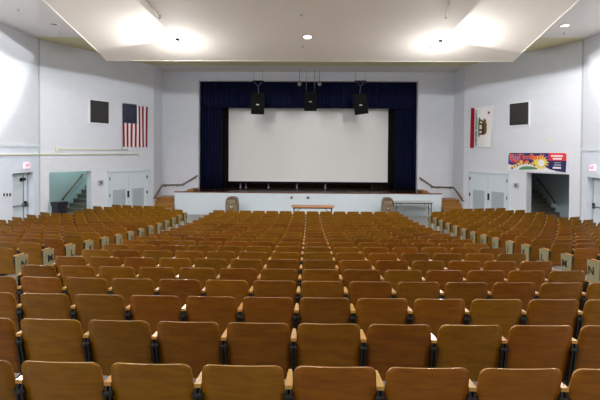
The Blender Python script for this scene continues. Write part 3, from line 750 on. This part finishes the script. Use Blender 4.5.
def disc(p, r, lab, m, tilt=0, name='downlight', cat='light', group=None):
    e = empty(name, p, label=lab, cat=cat, group=group); e.rotation_euler = (tilt, 0, 0)
    MB().lathe([(r*1.25, .0), (r*1.25, -.015), (r, -.02), (r, -.001)], n=24).build('ring', M['lip'], e)
    MB().lathe([(r, -.004), (r*.9, -.012), (r*.3, -.014)], n=24).build('lens', m, e)
TP = -math.atan(SLP)
p = on_panel(307.5, 36.8); disc(p, .13, 'lit round downlight in centre of sloping ceiling panel', M['downglass'], TP)
disc(on_ceil(565, 25.3), .13, 'lit round downlight in ceiling near right wall', M['downglass'])
disc(on_ceil(54, 24), .12, 'unlit dark round downlight in ceiling near left wall', M['downoff'])
def head(p, lab, tilt=0):
    e = empty('sprinkler', p, label=lab, cat='sprinkler', group='sprinkler heads'); e.rotation_euler = (tilt, 0, 0)
    MB().lathe([(.045, .01), (.045, -.012), (.015, -.02), (.012, -.05)], n=12).build('stem', M['whiteframe'], e)
    MB().lathe([(.035, -.05), (.035, -.058)], n=12).build('deflector', M['steel'], e)
head(on_panel(301.3, 14), 'tiny sprinkler head on sloping panel above the lit centre downlight', TP); head(on_panel(303, 45.3), 'tiny sprinkler head on sloping panel just below the lit centre downlight', TP)
head(on_panel(430.5, 46.5), 'tiny sprinkler head on sloping panel just left of right lamp', TP)
head(on_ceil(60, 31.5), 'tiny sprinkler head on ceiling near left wall, by unlit downlight'); head(on_ceil(564, 32.5), 'tiny sprinkler head on ceiling near right wall, by lit downlight')
head(on_ceil(18.5, 9), 'tiny sprinkler head on ceiling in upper left corner of view')
# small rods on the sloping panel
for (a_, b_, lab) in (((148, 0), (159.5, 15.5), 'thin pale rod under sloping panel near left lamp'), ((449, 0), (446, 15.5), 'thin pale rod under sloping panel near right lamp')):
    q0 = on_panel(*a_)-Vector((0, 0, .05)); q1 = on_panel(*b_)-Vector((0, 0, .05)); dd = (q0-q1)
    e = empty('ceiling_rod', q1, label=lab, cat='rod', group='rods under the sloping panel')
    MB().tube([(0, 0, 0), dd*1.15], .025).build('rod', M['cloud'], e); MB().tube([(0, 0, .05), (0, 0, -.04)], .03).build('end_cap', M['steel'], e)

# ------------------------------------------------------------------ seats
PIT = .527
HW = .234
def panel_mesh(hw, z0, z1, yb, yt, r, curve, th, rbot=.03, flare=0):
    """curved plywood shell; yb / yt: y at the bottom / top edge"""
    b = MB(); rows = []
    zs = []
    for i in range(4): t = i/3*math.pi/2; zs.append((z0+rbot*(1-math.cos(t)), hw-rbot+rbot*math.sin(t)))
    zs.append(((z0+z1)/2, hw))
    for i in range(6): t = i/5*math.pi/2; zs.append((z1-r+r*math.sin(t), hw-r+r*math.cos(t)))
    nx = 8
    def Y(x, z):
        t = (z-z0)/(z1-z0); return yb+(yt-yb)*t-curve*(1-(x/hw)**2)
    F = []; Bk = []
    for z, w in zs:
        F.append([b.bm.verts.new((w*(2*i/nx-1), Y(w*(2*i/nx-1), z), z)) for i in range(nx+1)])
        Bk.append([b.bm.verts.new((w*(2*i/nx-1), Y(w*(2*i/nx-1), z)+th, z)) for i in range(nx+1)])
    n = len(zs)
    for v in b.bm.verts: v.co.x *= 1+flare*min(1, (z1-v.co.z)/(z1-z0)*1.6)
    for j in range(n-1):
        for i in range(nx):
            b.face((F[j][i], F[j][i+1], F[j+1][i+1], F[j+1][i]), None, True); b.face((Bk[j][i], Bk[j+1][i], Bk[j+1][i+1], Bk[j][i+1]), None, True)
        for i in (0, nx): b.face((F[j][i], F[j+1][i], Bk[j+1][i], Bk[j][i]), None, True)
    for i in range(nx):
        for j in (0, n-1): b.face((F[j][i], F[j][i+1], Bk[j][i+1], Bk[j][i]), None, True)
    es = [e for e in b.bm.edges if e.is_manifold and e.calc_face_angle(0) > R(60)]
    bmesh.ops.bevel(b.bm, geom=es, offset=th*.3, segments=2, affect='EDGES', profile=.5)
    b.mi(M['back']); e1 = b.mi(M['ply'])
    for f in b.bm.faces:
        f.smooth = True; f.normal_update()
        if abs(f.normal.y) < .75 and f.normal.z > .2: f.material_index = e1  # upward edges: worn plywood, with the lamp glint painted in as paler wood
    return b
STD = [(.03, 0), (.36, 0), (.36, .025), (.24, .05), (.21, .38), (.26, .67), (.26, .69), (.05, .69), (.035, .64), (.09, .38), (.12, .05), (.03, .025)]
def standard_mb(x):
    b = MB()
    for s in (-1, 1): b.prism(STD, x+s*.006, x+s*.02)
    b.prism([(.13, .02), (.2, .02), (.19, .4), (.24, .66), (.06, .66), (.11, .4)], x-.007, x+.007)
    b.tube([(x-.03, .05, .64), (x+.03, .05, .64)], .018, None, 8)
    return b
def arm_mb(x):
    b = MB(); b.prism([(x-.021, .035), (x+.021, .035), (x+.02, .1), (x+.011, .25), (x-.011, .25), (x-.02, .1)], .69, .712, ax='z'); return b.bevel(.006, 2)
def endpanel_mb(x, s):
    b = MB(); b.prism([(.04, .02), (.25, .02), (.27, .3), (.31, .686), (.02, .686), (.04, .3)], x, x+s*.02); return b.bevel(.004, 1)
LX = PIT/2
proto = empty('auditorium_seat', (0, 0, 0))
parts = {
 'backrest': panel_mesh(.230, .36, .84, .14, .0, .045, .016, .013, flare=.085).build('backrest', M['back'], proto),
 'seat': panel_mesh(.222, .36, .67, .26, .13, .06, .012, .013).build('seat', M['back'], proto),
 'standard': standard_mb(LX).build('standard', M['iron'], proto),
 'armrest': arm_mb(LX).build('armrest', M['arm'], proto)}
extra = {
 'std_l': standard_mb(-LX), 'arm_l': arm_mb(-LX), 'pan_r': endpanel_mb(LX+.022, 1), 'pan_l': endpanel_mb(-LX-.022, -1)}
ex_mesh = {}
for k, v in extra.items():
    o = v.build({'s': 'standard', 'a': 'armrest', 'p': 'end_panel'}[k[0]], M['iron'] if k[0] == 's' else M['arm'] if k[0] == 'a' else M['panel'])
    ex_mesh[k] = o.data; bpy.data.objects.remove(o)
base_mesh = {k: o.data for k, o in parts.items()}
def letter_mesh(ch, side):
    # side +1: panel faces +x; -1: faces -x.  letter near the stage-side edge
    if side > 0: m3 = Matrix(((0, 0, 1, LX+.045), (1, 0, 0, .2), (0, 1, 0, .52), (0, 0, 0, 1)))
    else: m3 = Matrix(((0, 0, -1, -LX-.045), (-1, 0, 0, .2), (0, 1, 0, .52), (0, 0, 0, 1)))
    o = text_mesh('row_letter', ch, .19, M['letter'], None, m3, .002)
    me = o.data; bpy.data.objects.remove(o); return me

def offs(x):
    x = abs(x)
    return x*x/120 if x < 4.9 else .2+.14*(x-4.9)+.024*(x-4.9)**2
def slope(x):
    s = 1 if x > 0 else -1
    return math.atan(s*(abs(x)/60 if abs(x) < 4.9 else .14+.048*(abs(x)-4.9)))
def slotpos(bx, row): return bx
seats = []      # x, row, block, index within block, left_end, right_end
ordw = ['nearest', 'second', 'third', 'fourth', 'fifth', 'sixth', 'seventh', 'eighth', 'ninth', 'tenth', 'eleventh', 'twelfth', 'thirteenth', 'fourteenth', 'fifteenth', 'sixteenth', 'seventeenth', 'eighteenth', 'nineteenth', 'twentieth', 'frontmost']
GX = -.108
for k in range(20):
    for n in range(-7, 7):
        x = GX+PIT*(n+.5); seats.append((x, k, 'C', n, n == -7, n == 6))
for k in range(21):
    for sd in (-1, 1):
        idx = [i for i in range(0, 10)]; X0 = 4.97 if sd < 0 else 4.83
        ok = []
        for i in idx:
            x = sd*(X0+PIT*(i+.5)*.968); y = Y0+DY*k+offs(x)
            if k == 20 and (i < 2): continue
            w = OL if sd < 0 else OR_
            far = sd*(X0+PIT*(i+1)*.968); dist = (Vector((far, y+.36+.08))-w.p0).dot(w.n)
            if dist < .03: continue
            if (Vector((x, y+.15))-BIN).length < .56: continue
            ok.append((i, x))
        for i, x in ok:
            last = (i == ok[-1][0]); first = (i == ok[0][0])
            if sd < 0: seats.append((x, k, 'L', i, last, first))
            else: seats.append((x, k, 'R', i, first, last))
def proj(p):
    q = cm.inverted() @ Vector(p)
    if q.z > -.3: return None
    return 300+FPX*q.x/-q.z, 161.6+FPX*q.y/q.z
vis = []
for s in seats:
    x, k = s[0], s[1]; y = Y0+DY*k+offs(x); z = floor_z(y)
    a = proj((x-LX, y, z+.84)); c = proj((x+LX, y, z+.84))
    if a is None or c is None: continue
    if c[0] < -12 or a[0] > 612 or a[1] > 400: continue
    vis.append((y, s, z))
vis.sort(key=lambda t: (t[0], t[1][0]))
print('SEATS in view', len(vis))
def copyobj(me, name, root, parent=None):
    o = bpy.data.objects.new(name, me); COL.objects.link(o); o.parent = parent or root; return o
letters = {}
NUM = ['first', 'second', 'third', 'fourth', 'fifth', 'sixth', 'seventh', 'eighth', 'ninth', 'tenth']
first = True
rest = []
for j, (y, s, z) in enumerate(vis):
    x, k, blk, n, le, re_ = s
    rowtxt = 'nearest row' if k == 0 else '%s row from camera' % ordw[k]
    if blk == 'C':
        if n < 0: pos = 'immediately left of centre gap' if n == -1 else '%s seat left of centre gap' % NUM[-n-1]
        else: pos = 'immediately right of centre gap' if n == 0 else '%s seat right of centre gap' % NUM[n]
        lab = 'folding wooden seat, %s, %s' % (rowtxt, pos)
    else:
        side = 'left' if blk == 'L' else 'right'
        pos = 'beside the aisle' if n == 0 else '%s seat in from aisle' % NUM[n]
        let = ' letter ' + chr(65+19-k) if (n == 0 and k in (6, 7)) else ''
        if let: lab = 'folding wooden aisle seat of %s block with end panel lettered %s' % (side, let[-1])
        else: lab = 'folding wooden seat of %s block, %s, %s' % (side, rowtxt, pos)
    if j >= 300: rest.append((x, y, z, s)); continue
    if first: root = proto; first = False
    else:
        root = proto.copy(); COL.objects.link(root)
        for pn, po in parts.items():
            c = po.copy(); COL.objects.link(c); c.parent = root
    root.location = (x, y, z); root.rotation_euler = (0, 0, slope(x))
    tag(root, lab, 'seat', 'folding wooden auditorium seats')
    if le:
        copyobj(ex_mesh['std_l'], 'standard', root); copyobj(ex_mesh['arm_l'], 'armrest', root)
        copyobj(ex_mesh['pan_l'], 'end_panel', root)
    if re_: copyobj(ex_mesh['pan_r'], 'end_panel', root)
    if blk != 'C' and n == 0 and 6 <= k <= 19:
        ch = chr(65+19-k); sd = 1 if blk == 'L' else -1
        if (ch, sd) not in letters: letters[(ch, sd)] = letter_mesh(ch, sd)
        par = [c for c in root.children if c.name.startswith('end_panel')][0]
        copyobj(letters[(ch, sd)], 'row_letter', root, par)
# the seats beyond the nearest three hundred: one object
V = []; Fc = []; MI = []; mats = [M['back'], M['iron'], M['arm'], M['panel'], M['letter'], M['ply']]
def add(me, X, mi):
    o = len(V); V.extend([tuple(X @ v.co) for v in me.vertices])
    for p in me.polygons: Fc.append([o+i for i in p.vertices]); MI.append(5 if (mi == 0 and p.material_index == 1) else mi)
for (x, y, z, s) in rest:
    X = Matrix.Translation((x, y, z)) @ Matrix.Rotation(slope(x), 4, 'Z')
    add(base_mesh['backrest'], X, 0); add(base_mesh['seat'], X, 0); add(base_mesh['standard'], X, 1); add(base_mesh['armrest'], X, 2)
    if s[4]: add(ex_mesh['std_l'], X, 1); add(ex_mesh['arm_l'], X, 2); add(ex_mesh['pan_l'], X, 3)
    if s[5]: add(ex_mesh['pan_r'], X, 3)
    if s[2] != 'C' and s[3] == 0 and 6 <= s[1] <= 19:
        ch = chr(65+19-s[1]); sd = 1 if s[2] == 'L' else -1
        if (ch, sd) not in letters: letters[(ch, sd)] = letter_mesh(ch, sd)
        add(letters[(ch, sd)], X, 4)
me = bpy.data.meshes.new('auditorium_seats'); me.from_pydata(V, [], Fc)
for m_ in mats: me.materials.append(m_)
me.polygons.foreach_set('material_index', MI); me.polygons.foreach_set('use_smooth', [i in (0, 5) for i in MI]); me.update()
o = bpy.data.objects.new('auditorium_seats', me); COL.objects.link(o)
tag(o, 'far rows of folding wooden seats filling the hall up to the stage', 'seats', kind='stuff')

# ------------------------------------------------------------------ lights
def lamp(kind, loc, energy, col=(1, 1, 1), size=.1, spot=None, blend=.2, aim=None, name='lamp_and_fill_light'):
    l = bpy.data.lights.new(name, kind); l.energy = energy; l.color = col
    if kind != 'AREA': l.shadow_soft_size = size
    o = bpy.data.objects.new(name, l); COL.objects.link(o); o.location = loc
    if kind == 'SPOT': l.spot_size = R(spot); l.spot_blend = blend
    if aim is not None: o.rotation_euler = (Vector(aim)-Vector(loc)).to_track_quat('-Z', 'Y').to_euler()
    return o
WARM = (1, .93, .84); COOL = (.93, .96, 1)
# side rows of recessed downlights
for yy in (-2, 2, 6, 10, 14):
    for sx in (-8.4, 8.4): lamp('SPOT', (sx, yy, CEIL-.05), (500 if sx < 0 else 300), ((1, .98, 1) if sx < 0 else (1, .93, .9)), .12, 152, .12, (sx, yy, 0))
lamp('SPOT', tuple(on_ceil(565, 25.3)-Vector((0, 0, .05))), 300, (1, .96, .94), .12, 150, .15, (8.4, 16.3, 0))
for yy in (-2.5, 1.5, 5.5, 9.5):
    for sx in (-3.2, 0, 3.2): lamp('SPOT', (sx, yy, CEIL-.05), 105 if yy < 5 else 170, WARM, .15, 150, .3, (sx, yy, 0))
p = on_panel(307.5, 36.8); lamp('SPOT', (p.x, p.y, p.z-.06), 160, WARM, .1, 150, .3, (p.x, p.y, 0))
for p, sx, q in ((pl_, -1, on_panel(150, 24)), (pr_, 1, on_panel(464, 24))):
    lamp('SPOT', (p.x, p.y, p.z-.2), 560, COOL, .06, 179, .03, (p.x, p.y, 0))
    lamp('POINT', (p.x, p.y, p.z-.9), 100, COOL, .06)  # fill added below the bulb to wash the panel, no fixture there
    lamp('SPOT', (p.x+sx*.14, p.y-.12, p.z-.12), 560, COOL, .03, 105, .1, (p.x+sx*1.5, p.y-.9, p.z+.3))
# stairwell lamp, left only
q = OL.P((s1a+s1b)/2+1.2, -1.2, 4.0); lamp('POINT', q, 75, (.9, 1, .98), .2)
q = OR_.P((s2a+s2b)/2-.2, -.9, 3.2); lamp('POINT', q, 1.5, (.9, 1, 1), .2)  # faint fill added, the right stairwell has no lamp
# unseen spots added to brighten the screen, then the rear stage light
for x in (-3, 3): lamp('SPOT', (x, 20.3, 7.2), 330, (1, .96, .92), .45, 62, .9, (x*.6, 27.2, 3.2))
lamp('POINT', (0, 29.5, 6.5), 60, (1, .9, .8), .3)

w = bpy.data.worlds.new('world'); S.world = w; w.use_nodes = True
w.node_tree.nodes['Background'].inputs[0].default_value = (.8, .82, .85, 1); w.node_tree.nodes['Background'].inputs[1].default_value = .05
S.view_settings.view_transform = 'Standard'; S.view_settings.look = 'None'; S.view_settings.gamma = 1; S.view_settings.use_curve_mapping = False
S.view_settings.exposure = 0.16
